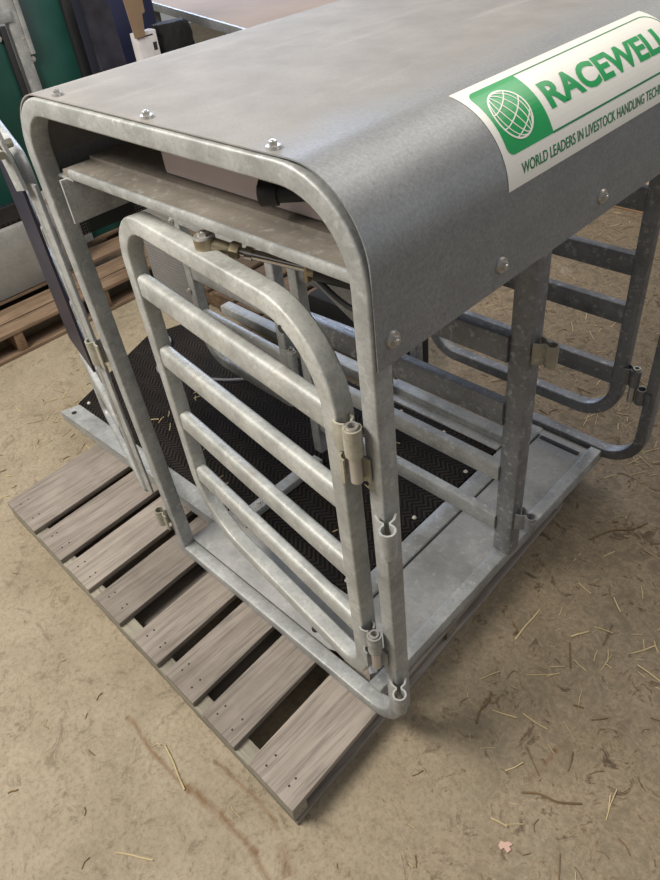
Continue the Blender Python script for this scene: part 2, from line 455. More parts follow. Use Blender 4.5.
for j in (0, n-1):
    for i in range(len(ys)-1): mb.bm.faces.new((rows[0][i][j], rows[0][i+1][j], rows[1][i+1][j], rows[1][i][j]))
HOOD = mb.build('hood', 'hood', P, 40, label='curved grey sheet hood, dusty on top')
for y, z in ((.034, .887), (.267, .887), (.546, .887), (.85, .887)): hexbolt('bolt', (XC+RB+.002, y, z), (1, 0, 0), HOOD, .0095)
for x, y in ((.655, .028), (.375, .028), (.07, .060)): pass
for x, y in ((.652, .018), (.388, .018), (.128, .020)): hexbolt('bolt', (x, y, ZT+.001), (0, 0, 1), HOOD, .0075)

# --- sticker, wrapped round the bend of the hood. s runs along Y, t down the arc
def hs(s, t, off=0.0):
    a = t/RB
    if t < 0: return V((XC+t, s, ZT+off))
    if a < PI/2: return V((XC+(RB+off)*math.sin(a), s, ZC+(RB+off)*math.cos(a)))
    return V((XC+RB+off, s, ZC-(t-RB*PI/2)))
def wrap(bm, off, flip=True):
    for k in range(1, 26):
        g = bm.verts[:]+bm.edges[:]+bm.faces[:]
        bmesh.ops.bisect_plane(bm, geom=g, plane_co=(0, k*.0075, 0), plane_no=(0, 1, 0))
    bmesh.ops.triangulate(bm, faces=bm.faces[:])
    for v in bm.verts: v.co = hs(v.co.x, v.co.y, off)
def flat(name, polys, mat, parent, off, ext=0.0, **tags):
    mb = MB()
    for pl in polys: mb.bm.faces.new([mb.bm.verts.new((x, y, 0)) for x, y in pl])
    wrap(mb.bm, off)
    o = mb.build(name, mat, parent, 0, **tags)
    me = o.data
    sm = o.modifiers.new('thickness', 'SOLIDIFY'); sm.thickness = .0003; sm.offset = 0
    return o
def rr2(x0, y0, x1, y1, r, n=6, which=(1, 1, 1, 1)):
    pts = []
    for (cx, cy, a0, on, px, py) in ((x1-r, y1-r, 0, which[0], x1, y1), (x0+r, y1-r, PI/2, which[1], x0, y1), (x0+r, y0+r, PI, which[2], x0, y0), (x1-r, y0+r, 3*PI/2, which[3], x1, y0)):
        if on: pts += [(cx+r*math.cos(a0+i*PI/2/n), cy+r*math.sin(a0+i*PI/2/n)) for i in range(n+1)]
        else: pts.append((px, py))
    return pts
S0, S1, T0, T1 = .270, .800, .022, .178
STK = flat('sticker', [[(S0, T0), (S1-.02, T0), (S1, T1), (S0+.006, T1)]], 'cream', P, .0006, label='cream vinyl sticker with green lettering')
gb = rr2(.286, .036, .392, .136, .014, 6, (0, 1, 1, 0))
flat('emblem_panel', [gb], 'letter', STK, .0010)
# thin border lines
ln = [[(.392, .0362), (.75, .0362), (.75, .0382), (.392, .0382)], [(.392, .1335), (.79, .1335), (.79, .1365), (.392, .1365)]]
for i in range(8):
    a0 = -PI/2+i*PI/16; a1 = a0+PI/16; c = (.75, .0702); ro, ri = .034, .032
    ln.append([(c[0]+ro*math.cos(a0), c[1]+ro*math.sin(a0)), (c[0]+ro*math.cos(a1), c[1]+ro*math.sin(a1)), (c[0]+ri*math.cos(a1), c[1]+ri*math.sin(a1)), (c[0]+ri*math.cos(a0), c[1]+ri*math.sin(a0))])
ln.append([(.782, .0702), (.784, .0702), (.784, .1335), (.782, .1335)])
flat('border_line', ln, 'letter_dk', STK, .0010)
# globe
gx, gy, gr = .330, .0865, .036
def ribbon(pts, w):
    out = []
    for a, b in zip(pts, pts[1:]):
        a, b = V(a), V(b); d = (b-a)
        if d.length < 1e-6: continue
        d.normalize(); q = V((-d.y, d.x))*w/2; a2 = a-d*w*.2; b2 = b+d*w*.2
        out.append([tuple(a2-q), tuple(b2-q), tuple(b2+q), tuple(a2+q)])
    return out
gl = []
tilt = math.radians(-28)
def gp(x, y):  # rotated in the plane
    return (gx+gr*(x*math.cos(tilt)-y*math.sin(tilt)), gy+gr*(x*math.sin(tilt)+y*math.cos(tilt)))
gl += ribbon([gp(math.cos(2*PI*i/36), math.sin(2*PI*i/36)) for i in range(37)], .0026)
for lon in (-.78, -.42, 0, .42, .78):
    gl += ribbon([gp(lon*math.cos(a), math.sin(a)) for a in [(-PI/2+PI*i/16) for i in range(17)]], .0016)
for lat in (-.62, -.05, .52):
    w = math.sqrt(1-lat*lat); gl += ribbon([gp(w*math.cos(a), lat+.22*w*math.sin(a)) for a in [PI*i/14 for i in range(15)]], .0016)
flat('globe_emblem', gl, 'cream', STK, .0015, label='white wire globe')
def text_mesh(body, thick=0.0):
    cu = bpy.data.curves.new('t', 'FONT'); cu.body = body; cu.size = 1; cu.offset = thick; cu.resolution_u = 4
    o = bpy.data.objects.new('t', cu); COL.objects.link(o)
    dg = bpy.context.evaluated_depsgraph_get(); me = bpy.data.meshes.new_from_object(o.evaluated_get(dg))
    bpy.data.objects.remove(o); bm = bmesh.new(); bm.from_mesh(me); bpy.data.meshes.remove(me)
    return bm
def lettering(name, body, s0, s1, t0, t1, mat, thick, off=.0013):
    bm = text_mesh(body, thick)
    xs = [v.co.x for v in bm.verts]; ys_ = [v.co.y for v in bm.verts]
    a, b, c, d = min(xs), max(xs), min(ys_), max(ys_)
    for v in bm.verts:
        v.co = V((s0+(v.co.x-a)/(b-a)*(s1-s0), t1-(v.co.y-c)/(d-c)*(t1-t0), 0))
    wrap(bm, off); mb = MB(); mb.bm.free(); mb.bm = bm
    o = mb.build(name, mat, STK, 0)
    return o
lettering('brand_lettering', 'RACEWELL', .408, .766, .066, .108, 'letter', .035)
lettering('slogan_lettering', 'WORLD LEADERS IN LIVESTOCK HANDLING TECHNOLOGY', .308, .768, .150, .165, 'letter_dk', .012)

# --- shelf beam under the hood, side plate, mesh
mb = MB()
mb.sweep([(.03, .030, .951), (.03, .030, .960), (.03, .088, .960), (.03, .088, .966), (.03, .225, .966)], (1, 0, 0), [(0, -.0015), (.745, -.0015), (.745, .0015), (0, .0015)])
mb.box((.06, .031, .949), (.765, .055, .952))
BEAM = mb.build('shelf_beam', 'galv_tan', P, 30, label='dusty folded steel shelf')
mb = MB(); mb.bar((.055, .030, .9565), (.770, .030, .9565), .018, .010, .0045); mb.build('shelf_lip', 'galv', BEAM)
mb = MB(); mb.box((.028, .016, .862), (.034, .26, .945), .001); mb.box((.0, .028, .944), (.060, .14, .948)); mb.build('side_plate', 'galv', P)
mb = MB(); mb.box((-.004, .02, .822), (-.0015, .55, .935)); mb.build('mesh_strip', 'mesh', P, 0, label='black perforated mesh')
# --- control box
mb = MB(); mb.box((.25, .105, .968), (.70, .40, 1.066), .006); CB = mb.build('control_box', 'pink', P, label='pinkish grey control box')
mb = MB(); mb.tube([(.64, .125, 1.012), (.568, .068, 1.012)], .0145, 20); mb.tube([(.577, .075, 1.012), (.558, .060, 1.012)], [.018, .0175], 24); mb.tube([(.5595, .0612, 1.012), (.556, .0585, 1.012)], [.013, .012], 20)
mb.build('filter_knob', 'black_rubber', CB, label='black ribbed cap')
# --- deck
mb = MB()
zd = DZ
mb.prism([(.03, .033, zd-.004), (.56, .033, zd-.004), (.63, .06, zd-.004), (.655, .10, zd-.004), (.655, .17, zd-.004), (.03, .17, zd-.004)], (0, 0, .003))                      # front tray sheet
mb.box((.50, .165, zd-.006), (.70, 1.0, zd-.003))                        # side tray sheet
mb.build('tray_sheet', 'galv_tray', P, 0, label='dull flat steel tray')
mb = MB()
mb.bar((.705, .03, zd-.017), (.690, 1.02, zd-.012), .040, .034, .004)       # right rim
mb.bar((.513, .15, zd-.012), (.496, 1.0, zd-.012), .024, .052, .003)       # inner rim
mb.bar((.50, .15, zd-.018), (.47, .15, zd-.018), .03, .03, .004)
mb.bar((.68, .055, zd-.018), (.52, .165, zd-.018), .03, .02, .003)
mb.build('deck_rim', 'galv', P)
mb = MB()                                                             # folded plate left of the hoop
mb.prism([(-.815, .085, zd-.004), (-.79, .155, zd-.004), (.02, .175, zd-.004), (.045, .112, zd-.004)], (0, 0, .004))
mb.prism([(-.815, .085, zd-.036), (-.815, .088, zd-.036), (.045, .115, zd-.036), (.045, .112, zd-.036)], (0, 0, .034))
mb.prism([(-.815, .085, zd-.036), (-.812, .085, zd-.036), (-.787, .155, zd-.036), (-.790, .155, zd-.036)], (0, 0, .034))
PL = mb.build('side_sill', 'galv', P, 30, label='pale folded sill plate left of the hoop')
for x, y in ((-.765, .113), (-.02, .148)):
    mb = MB(); mb.tube([(x, y, zd+.0002), (x, y, zd+.0012)], .009, 16); mb.build('slot_hole', 'black_rubber', PL)
mb = MB(); mb.box((-.80, .10, -.09), (-.77, .15, zd-.03), .004); mb.build('foot_pad', 'black_rubber', PL)
# mat
mb = MB(); mt = [(-.80, .150), (.485, .175), (.470, .83), (-.90, .80), (-.975, .56)]
mb.prism([(x, y, zd-.012) for x, y in mt], (0, 0, .014))
MAT = mb.build('rubber_mat', 'mat', P, 0, label='black herringbone tread rubber mat')
for x, y in ((-.77, .175), (-.40, .30), (.10, .20), (.44, .79), (.30, .80), (.13, .80), (.455, .70), (.455, .47), (.46, .20), (-.86, .76), (-.1, .2)):
    mb = MB(); mb.tube([(x, y, zd+.002), (x, y, zd+.006)], [.0065, .004], 10); mb.build('fixing_screw', 'crumb', MAT)
mb = MB()                                                             # sub frame under mat + rails on it
mb.prism([(x, y, zd-.034) for x, y in ((-.78, .16), (.48, .18), (.465, .82), (-.88, .79), (-.95, .56))], (0, 0, .021))
mb.build('floor_base', 'galv_dark', P, 0)
mb = MB()
mb.bar((.03, .885, zd+.002), (.47, .885, zd+.002), .05, .045, .006); mb.bar((.03, .885, zd+.002), (-.02, .83, zd+.002), .045, .04, .006)
mb.bar((.03, .845, zd+.002), (.47, .845, zd+.002), .006, .035, .001)
mb.bar((-.9, .90, zd-.01), (.03, .89, zd-.01), .04, .05, .005)
mb.build('rear_sill', 'galv', P)
mb = MB(); mb.bar((.105, .15, zd+.016), (.098, .46, zd+.016), .026, .036, .003)
CR = mb.build('cross_rail', 'galv', P)
hexbolt('bolt', (.103, .22, zd+.028), (0, 0, 1), CR, .009)
# slots in the side tray end and black gap
mb = MB(); mb.box((.535, .955, zd-.001), (.66, .967, zd+.0005)); mb.prism([(.541, .16, zd-.003), (.546, .16, zd-.003), (.529, .97, zd-.003), (.524, .97, zd-.003)], (0, 0, .0012)); mb.build('tray_slot', 'black_rubber', P, 0)
mb = MB(); mb.tube([(.50, .050, zd-.001), (.50, .050, zd+.0005)], .010, 16); mb.build('tray_hole', 'black_rubber', P)

# --- mid panel (fixed): post, posts, bars
BARP = rrect(.026, .050, .009, 3)
def bars(parent, p0, p1, zs, mat, name='bar', prof=None):
    d = (V(p1)-V(p0)).normalized(); nr = d.cross(UP)
    for z in zs:
        mb = MB(); mb.sweep([V((p0[0], p0[1], z-.025)), V((p1[0], p1[1], z-.025))], nr, prof or BARP); mb.build(name, mat, parent)
YM = .515
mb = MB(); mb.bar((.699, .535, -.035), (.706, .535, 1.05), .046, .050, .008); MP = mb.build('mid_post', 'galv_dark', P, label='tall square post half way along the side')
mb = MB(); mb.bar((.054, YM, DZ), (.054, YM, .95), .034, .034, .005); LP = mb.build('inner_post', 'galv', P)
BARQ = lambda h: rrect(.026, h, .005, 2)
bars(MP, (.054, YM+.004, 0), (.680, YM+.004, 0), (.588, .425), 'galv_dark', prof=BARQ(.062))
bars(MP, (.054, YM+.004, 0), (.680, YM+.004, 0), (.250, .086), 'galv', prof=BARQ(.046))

# --- gates
def gate(name, A, B, z0, z1, radii, zs, mat, tube=(.034, .034, .0045), label=None, barmat=None, prof=None):
    """radii: A-bottom, B-bottom, B-top, A-top; A, B are the outer stile feet"""
    A, B = V((A[0], A[1], 0)), V((B[0], B[1], 0)); L = (B-A).length; D = (B-A)/L; h = tube[1]/2
    c2 = arc_path([((h, z0+h), radii[0]), ((L-h, z0+h), radii[1]), ((L-h, z1-h), radii[2]), ((h, z1-h), radii[3])], 10)
    nr = D.cross(UP)
    mb = MB(); mb.sweep([A+D*q.x+UP*q.y for q in c2], nr, rrect(*tube), closed=True)
    g = mb.build(name, mat, P, label=label) if label else mb.build(name, mat, P)
    def xin(z, side):  # bar ends: pull in on the bottom / top radius
        return 0
    for z in zs:
        mb = MB(); mb.sweep([A+D*(h*1.2)+UP*(z-.025), B-D*(h*1.2)+UP*(z-.025)], nr, prof or BARP); mb.build('bar', barmat or mat, g)
    return g
G1 = gate('front_gate', (.100, .072), (.746, -.002), .066, .905, (.15, .07, .135, .105), (.765, .60, .425, .26), 'galv_gate', label='pale barred swing gate inside the front hoop')
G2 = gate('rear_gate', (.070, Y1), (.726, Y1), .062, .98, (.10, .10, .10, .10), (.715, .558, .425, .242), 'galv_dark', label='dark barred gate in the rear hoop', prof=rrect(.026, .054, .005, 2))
G3 = gate('inner_gate', (-.472, YM+.01), (-.012, YM-.005), .085, .595, (.09, .02, .01, .01), (.43, .275), 'galv', label='low barred gate hinged on the inner post')
# woven screen beyond the inner gate
mb = MB(); mb.prism([(-.75, .545, .15), (-.75, .545, .57), (-.49, .545, .60), (-.45, .545, .50), (-.45, .545, .20), (-.55, .545, .13)], (0, .004, 0)); WS = mb.build('woven_screen', 'gauze', G3, 0)
for z in (.57, .34): hexbolt('bolt', (-.468, YM-.01, z), (0, -1, 0), G3, .008)
# diagonal light channel behind the inner gate
mb = MB(); mb.bar((-.42, .80, .02), (-.42, .80, .50), .03, .03, .003); mb.bar((-.72, .80, .15), (.04, .84, .15), .022, .034, .003); mb.bar((.04, .84, .0), (.04, .84, .9), .03, .03, .003); mb.build('divider_rail', 'galv_dark', P)

# --- hinges (gate leaf + pin + post leaf) and spare clips
def hinge(parent, o, z, d, s, pinup=.03, mat='galv_clip'):
    mb = MB(); d = V(d).normalized(); s = V(s).normalized(); o = V(o)
    cx, cy = leaf(mb, o, d, s, .048, z)
    c = o+d*cx+s*cy
    mb.strip([(-.004, .014), (.006, .014), (.012, .008)], .0035, z-.024, z+.024, o, d, s)
    h = mb.build('hinge_leaf', mat, parent)
    mb = MB(); prs = [(.0085, .0)]
    n = 16; zl, zh = z-.075, z+pinup
    ring = lambda r, zz: [mb.bm.verts.new(c+V((math.cos(2*PI*i/n)*r, math.sin(2*PI*i/n)*r, zz))) for i in range(n)]
    a, b, e, f = ring(.0095, zl), ring(.0095, zh), ring(.006, zh), ring(.006, zh-.02)
    for q, w in ((a, b), (b, e), (e, f)):
        for i in range(n): mb.bm.faces.new((q[i], q[(i+1) % n], w[(i+1) % n], w[i]))
    mb.bm.faces.new(a[::-1]); mb.bm.faces.new(f)
    mb.build('hinge_pin', 'zinc', h)
    return c
def hinge_post(o, z, d, s, mat='galv_rust', parent=None):
    mb = MB(); leaf(mb, V(o), V(d), V(s), .045, z); return mb.build('hinge_bracket', mat, parent or P)
for z, mt_ in ((.735, 'galv_clip'), (.247, 'galv')):
    hinge(G1, (.746, -.010, 0), z, (1, -.35, 0), (.35, 1, 0), .028, mt_)
    hinge_post((.782, -.016, 0), z-.058, (-1, .1, 0), (-.1, -1, 0), 'galv_rust' if z > .5 else 'galv', fh)
hinge(G2, (.726, Y1-.01, 0), .235, (1, -.1, 0), (.1, 1, 0), .03, 'galv_dark')
hinge_post((.802, Y1-.01, 0), .185, (-1, 0, 0), (0, 1, 0), 'galv_dark', rh)
hinge(G3, (-.012, YM-.022, 0), .285, (1, -.2, 0), (.2, 1, 0), .03, 'galv')
def spare(o, z, d, s, mat='galv_clip', parent=None, h=.048, eye=.011):
    mb = MB(); clip(mb, V(o)+UP*z, d, s, h, eye); return mb.build('latch_clip', mat, parent or P)
spare((.800, .006, 0), .562, (.72, -.69, 0), (.69, .72, 0), 'galv', fh, .055, .012)
spare((.800, .006, 0), .100, (.72, -.69, 0), (.69, .72, 0), 'galv', fh, .055, .012)
spare((.731, .530, 0), .572, (1, 0, 0), (0, 1, 0), 'galv_clip', MP)
spare((.730, .530, 0), .095, (1, 0, 0), (0, 1, 0), 'galv_dark', MP)
spare((-.018, .004, 0), .555, (-1, -.35, 0), (-.35, 1, 0), 'galv_clip', fh, .06, .012)
spare((.006, .004, 0), .035, (-1, -.35, 0), (-.35, 1, 0), 'galv_clip', fh, .05, .012)
# small dark holes in the gate tubes
for x, y, z, nx, ny in ((.640, -.006, .862, -.11, -1), (.705, -.013, .80, 0, 0)):
    if nx or ny:
        mb = MB(); mb.tube([(x, y-.0002, z), (x, y-.0012, z)], .0065, 14); mb.build('drilled_hole', 'black_rubber', G1)

# --- ram: clevis bolted on the front gate, rod to the cylinder
RC = V((.420, .044, .912)); RE = V((.560, .125, .874)); RF = V((.665, .235, .865))
mb = MB(); d = (RE-RC).normalized()
mb.tube([RC-V((0, 0, .010)), RC+V((0, 0, .010))], .0175, 22); mb.tube([RC+d*.010, RC+d*.042], [.012, .009], 14)
mb.tube([RC+d*.042, RC+d*.056], .0135, 6)
RAM = mb.build('ram_clevis', 'brass', P, label='dull brass coloured clevis on the gate')
hexbolt('clevis_bolt', RC+V((0, 0, .010)), (0, 0, 1), RAM, .014, 'zinc')
mb = MB(); mb.tube([RC-V((0, 0, .03)), RC], .009, 12); mb.build('clevis_pin', 'zinc', RAM)
mb = MB(); mb.tube([RC+d*.056, RC+d*.066], .0065, 12); mb.tube([RC+d*.066, RC+d*.078], .0105, 14); mb.tube([RC+d*.075, RE], .008, 14); ROD = mb.build('piston_rod', 'chrome', P)
mb = MB(); mb.tube([RE, RE+(RE-RC).normalized()*.012], .013, 14); mb.bar(RE+V((.0, .0, -.020)), RE+V((0, 0, .016)), .018, .010, .002); mb.build('rod_guide', 'brass', P)
mb = MB(); mb.tube([RE+d*.012, RE+d*.16], .017, 18); mb.build('ram_cylinder', 'hose', P, label='black pneumatic cylinder')
mb = MB(); pts = []
for k in range(15):
    a = k/14; pts.append(V((.565+.20*a, .125+.05*a, .868-.062*math.sin(min(1, a*2.2)*PI/2)+.02*a)))
mb.tube(pts, .0045, 10); mb.build('air_hose', 'hose', P)
mb = MB(); mb.prism([(.36, .30, .715), (.56, .30, .775), (.60, .30, .70), (.50, .30, .64)], (0, .004, 0)); mb.build('ram_bracket', 'galv', P, 0)
# uprights behind, carrying the shelf
mb = MB(); mb.bar((-.028, YM-.003, .58), (-.028, YM-.003, .95), .03, .03, .004); mb.build('hanger_post', 'galv', P)

# --- side gate folded back from the left leg, seen almost edge on, with rubber flap
SA = V((-.062, .000, 0)); SD = V((-.438, .126, 0)).normalized()
A_ = SA+SD*.44
SG = gate('side_gate', (A_.x, A_.y), (SA.x, SA.y), .085, .985, (.03, .02, .04, .03), (.84, .67, .50, .33), 'galv', tube=(.022, .022, .0105), label='narrow tubular side gate folded back from the left leg')
nr = SD.cross(UP)
mb = MB(); q0 = SA+SD*.03-nr*.013; q1 = SA+SD*.47-nr*.013
mb.prism([q0+UP*.48, q1+UP*.352, q1+UP*.875, q0+UP*.925], -nr*.006); mb.build('rubber_flap', 'flap', SG, 0, label='navy black rubber flap')
mb = MB(); s0 = SA+V((-.0, -.02, 0)); mb.bar(s0+V((-.035, .0, 1.045)), s0+V((-.006, .0, .92)), .008, .040, .001, (0, 1, 0)); LB = mb.build('latch_bar', 'galv', SG)
mb = MB(); mb.tube([s0+V((-.022, -.012, 1.0)), s0+V((-.022, .02, 1.0))], .008, 10); mb.tube([s0+V((-.022, -.02, 1.0)), s0+V((.02, -.02, .995))], .0075, 10); mb.build('latch_bolt', 'galv_clip', LB)
mb = MB(); mb.bar(SA+V((.022, -.004, .12)), SA+V((.012, -.004, .93)), .006, .026, .001, (0, 1, 0)); mb.build('gate_stop', 'galv', fh)

# ------------------------------------------------------------------ pallet under the machine
def pallet(name, label, origin, rz, xs, L, H, mat, matx, top=-.09, group=None, floor=FZ, stringer_y=(0.0, .5, 1.0), skew=0.0):
    e = empty(name, (origin[0], origin[1], floor), label, 'pallet', group, rz)
    def place(mb, nm, m, **k):
        mb.bm.transform(Matrix.Translation(V((origin[0], origin[1], 0))) @ Matrix.Rotation(rz, 4, 'Z') @ Matrix(((1, -skew, 0, 0), (-skew*.3, 1, 0, 0), (0, 0, 1, 0), (0, 0, 0, 1))))
        return mb.build(nm, m, e, 30, **k)
    X0, X1 = xs[0][0], xs[-1][1]; th = .017
    for a, b in xs:
        mb = MB(); mb.box((a, 0, top-th), (b, L, top), .0015); o = place(mb, 'deck_board', mat)
        for yy in (.028, .05):
            for xx in (.25, .72):
                mb = MB(); c = V((a+(b-a)*xx, yy+random.uniform(-.006, .006), top)); mb.tube([c, c+V((0, 0, .0006))], .0026, 8); place(mb, 'nail_head', 'ink').parent = o if False else e
    for f in stringer_y:
        y = f*(L-.04); mb = MB(); mb.box((X0+.003, y, floor+.017), (X1-.003, y+.04, top-th), .002); place(mb, 'stringer', matx)
    nb = 5
    for k in range(nb):
        a = X0+(X1-X0-.10)*k/(nb-1); mb = MB(); mb.box((a, .002, floor), (a+.10, L-.002, floor+.017), .001); place(mb, 'bottom_board', mat)
    return e
bx = [(-.592, -.404), (-.375, -.237), (-.206, -.081), (-.045, .080), (.140, .253), (.286, .401), (.437, .552), (.600, .742)]
pallet('wooden_pallet', 'weathered grey wooden pallet under the galvanised sheep crate', (.0, -.250), 0.0, bx, 1.12, .075, 'pallet', 'pallet_x', skew=.050)

# ------------------------------------------------------------------ things behind, left
bx2 = [(-1.30+.215*k, -1.30+.215*k+.135) for k in range(6)]+[(-.10, .0)]
pallet('wooden_pallet', 'brown wooden pallet on the floor at left, under the green sided machine', (-1.50, -.60), 0.0, bx2, 2.45, .12, 'pallet2', 'pallet2_x', top=-.048, stringer_y=(0.0, .175, .345, .52, .70, .87, 1.0))
pallet('wooden_pallet', 'dark brown wooden pallet on the floor seen through the inner gate bars', (-.60, .97), 0.0, [(-.84+.175*k, -.84+.175*k+.14) for k in range(5)], 1.5, .12, 'pallet3', 'pallet3', top=-.075)


MC2 = empty('green_sided_machine', (-2.1, .5, -.045), 'green panelled livestock machine with grey steel base on the brown pallet', 'machine')
mb = MB(); mb.box((-2.9, -.2, -.045), (-1.80, .72, .235), .004); mb.build('steel_base', 'galv_dusty', MC2)
mb = MB(); mb.box((-2.85, -.15, .235), (-1.83, .68, .25), .003); mb.build('tread_mat', 'mat', MC2, 0)
def gpanel(y0, y1, z0, z1, x, nm='green_panel'):
    mb = MB(); mb.box((x-.012, y0, z0), (x, y1, z1), .002); return mb.build(nm, 'green', MC2)
p1 = gpanel(.2, .835, .26, .98, -2.02); p2 = gpanel(.93, 1.14, -.045, 1.12, -2.03)
mb = MB(); mb.box((-2.03, .835, .20), (-2.005, .862, .92), .003); mb.build('edge_strip', 'black_rubber', MC2)
mb = MB(); mb.box((-2.05, 1.14, -.03), (-2.01, 1.185, 1.12), .003); mb.build('edge_strip', 'black_rubber', MC2)
mb = MB(); mb.bar((-2.03, .905, -.045), (-2.03, .905, 1.3), .05, .045, .004); mb.bar((-2.01, .94, .80), (-2.01, .94, 1.3), .02, .02, .003); mb.box((-2.02, .60, .93), (-2.0, .90, .97), .002); mb.build('frame_post', 'galv', MC2)
for y, z in ((.92, .86), (1.125, .635), (.82, .88), (.935, .78)): hexbolt('bolt', (-2.015, y, z), (1, 0, 0), MC2, .010)

o = MB(); o.prism([(-1.93, 1.185, -.047), (-1.93, 1.185, .99), (-1.93, 1.24, .99), (-1.93, 1.305, .92), (-1.93, 1.345, -.047)], (.02, 0, 0))
ps = o.build('dark_panel', 'slab', None, 0); tag(ps, 'scuffed dark blue black board with cut corner, standing behind the hood', 'board')
o = MB(); o.box((-2.3, 1.32, -.047), (-2.05, 1.62, 1.15), .02); tag(o.build('storage_drum', 'navy'), 'dark navy blue plastic tub behind the dark board', 'tub')
o = MB(); o.box((-1.89, 1.17, -.047), (-1.73, 1.33, .69), .03); tag(o.build('sack', 'sack'), 'grey brown sack lying between the dark board and the white carton', 'sack')
BX = empty('cardboard_box', (-1.68, 1.30, -.047), 'white printed carton with black marks under the work table', 'box')
o = MB(); o.box((-1.71, 1.25, -.047), (-1.66, 1.35, .83), .003); o.build('carton', 'white', BX)
o = MB(); o.box((-1.6599, 1.322, .755), (-1.6590, 1.34, .785)); o.box((-1.6599, 1.255, .812), (-1.6590, 1.33, .817)); o.build('printed_mark', 'ink', BX, 0)
o = MB(); o.prism([(-1.66, 1.24, .815), (-1.66, 1.225, 1.02), (-1.66, 1.32, 1.02), (-1.66, 1.315, .90), (-1.66, 1.30, .895), (-1.66, 1.29, .815)], (.006, 0, 0)); o.build('cardboard_flap', 'card', BX, 0, label='torn brown cardboard flap')
o = MB(); random.seed(3)
bmesh.ops.create_icosphere(o.bm, subdivisions=4, radius=1)
for v in o.bm.verts:
    k = 1+.10*math.sin(v.co.x*19+v.co.z*23)*math.sin(v.co.y*21)+random.uniform(-.03, .03)
    c = v.co*k; c.y = max(-.8, min(.8, c.y)); c.z = max(-.75, min(.7, c.z)); v.co = V((-1.72+c.x*.06, 1.46+c.y*.115, .735+c.z*.14))
tag(o.build('brush', 'fluff', None, 60), 'black bristly brush head beside the white carton', 'brush')
T = empty('work_table', (-2.2, 2.4, FZ), 'work table with bare plywood top and pale metal edge at top of photo', 'table')
tc = [(-1.72, 1.90), (-3.6, 2.42), (-3.3, 3.9), (-1.30, 3.5)]
o = MB(); o.prism([(x, y, .69) for x, y in tc], (0, 0, .02)); o.build('table_top', 'ply', T, 0)
o = MB()
for a, b in ((0, 1), (1, 2), (2, 3), (3, 0)): o.bar((*tc[a], .69), (*tc[b], .69), .045, .014, .002)
o.build('edge_trim', 'galv', T, label='pale metal edge')
for x, y in ((-1.80, 2.0), (-3.45, 2.5), (-3.2, 3.75), (-1.42, 3.4)):
    o = MB(); o.bar((x, y, FZ), (x, y, .67), .05, .05, .005); o.build('leg', 'galv_dark', T)
# blue crate with thin walls
CR2 = MB(); CR2.box((-2.25, 1.92, .10), (-1.80, 1.95, .60), .008); CR2.box((-2.25, 2.40, .10), (-1.80, 2.43, .60), .008); CR2.box((-1.82, 1.94, .10), (-1.79, 2.41, .60), .008); CR2.box((-2.25, 1.94, .10), (-2.22, 2.41, .60), .008); CR2.box((-2.25, 1.94, .10), (-1.80, 2.41, .13), .004)
tag(CR2.build('plastic_crate', 'blue'), 'blue plastic crate under the work table', 'crate')
# planks at the back right
for i, (x, y, z, l, w) in enumerate(((-.55, 2.80, FZ, 1.1, .26), (-.62, 2.86, FZ+.045, 1.1, .26))):
    o = MB(); o.box((x, y, z), (x+l, y+w, z+.042), .003)
    pk = o.build('wooden_plank', 'plank'); tag(pk, ['bottom one of two new wooden planks lying behind the rear gate', 'top one of two new wooden planks lying behind the rear gate'][i], 'plank', None)
# dark rubber block lying beyond the mat
o = MB(); o.box((-.56, 1.05, FZ), (-.06, 1.19, .05), .02); tag(o.build('rubber_block', 'fluff'), 'black rubber block on the floor behind the inner gate', 'block')
# ------------------------------------------------------------------ cable on the mat
o = MB(); pts = [(-1.05, .62, FZ+.01), (-.98, .60, -.02), (-.90, .60, -.030), (-.84, .58, -.030), (-.78, .50, -.030), (-.72, .44, -.030), (-.64, .44, -.030), (-.55, .50, -.030), (-.45, .56, -.030), (-.35, .66, -.030)]
def smooth_path(p, n=6):
    p = [V(q) for q in p]; out = []
    for i in range(len(p)-1):
        a, b, c, d = p[max(0, i-1)], p[i], p[i+1], p[min(len(p)-1, i+2)]
        for k in range(n):
            t = k/n; out.append(.5*((2*b)+(-a+c)*t+(2*a-5*b+4*c-d)*t*t+(-a+3*b-3*c+d)*t**3))
    return out+[p[-1]]
o.tube(smooth_path(pts), .005, 8); tag(o.build('power_cable', 'cable'), 'thin grey cable looped on the black tread mat', 'cable')

# ------------------------------------------------------------------ litter
random.seed(11)
def stalk(mb, x, y, z, ang, L, r=.0016, bend=.1):
    
    if z < -.1: x, y = fp(x, y)
    d = V((math.cos(ang), math.sin(ang), 0)); n = V((-d.y, d.x, 0)); p = V((x, y, z+r))
    mb.tube([p-d*L/2, p+n*L*bend*random.uniform(-1, 1), p+d*L/2+UP*random.uniform(0, .003)], r, 5)
def inside(x, y): return (-.64 < x < .79 and -.28 < y < 1.05) or x < -1.35 or (x < -.45 and y > 1.1)
def fp(x, y): return (1.3057+(x-1.3057)*.965, -.5123+(y+.5123)*.965)
light = MB(); dark = MB()
cl = [(1.0, .9, .35, 70), (.9, 1.4, .4, 80), (.4, 1.9, .4, 60), (.95, .45, .2, 24), (-1.02, .22, .10, 60), (-.90, .05, .09, 14), (1.05, 1.15, .25, 60), (.55, 1.55, .25, 60), (.25, 2.0, .2, 26), (-.1, 2.55, .22, 50), (.85, .95, .18, 34), (1.05, .55, .15, 18), (.35, 1.25, .2, 30), (1.2, 1.5, .3, 50), (-.9, .75, .15, 8), (.95, .20, .22, 16)]
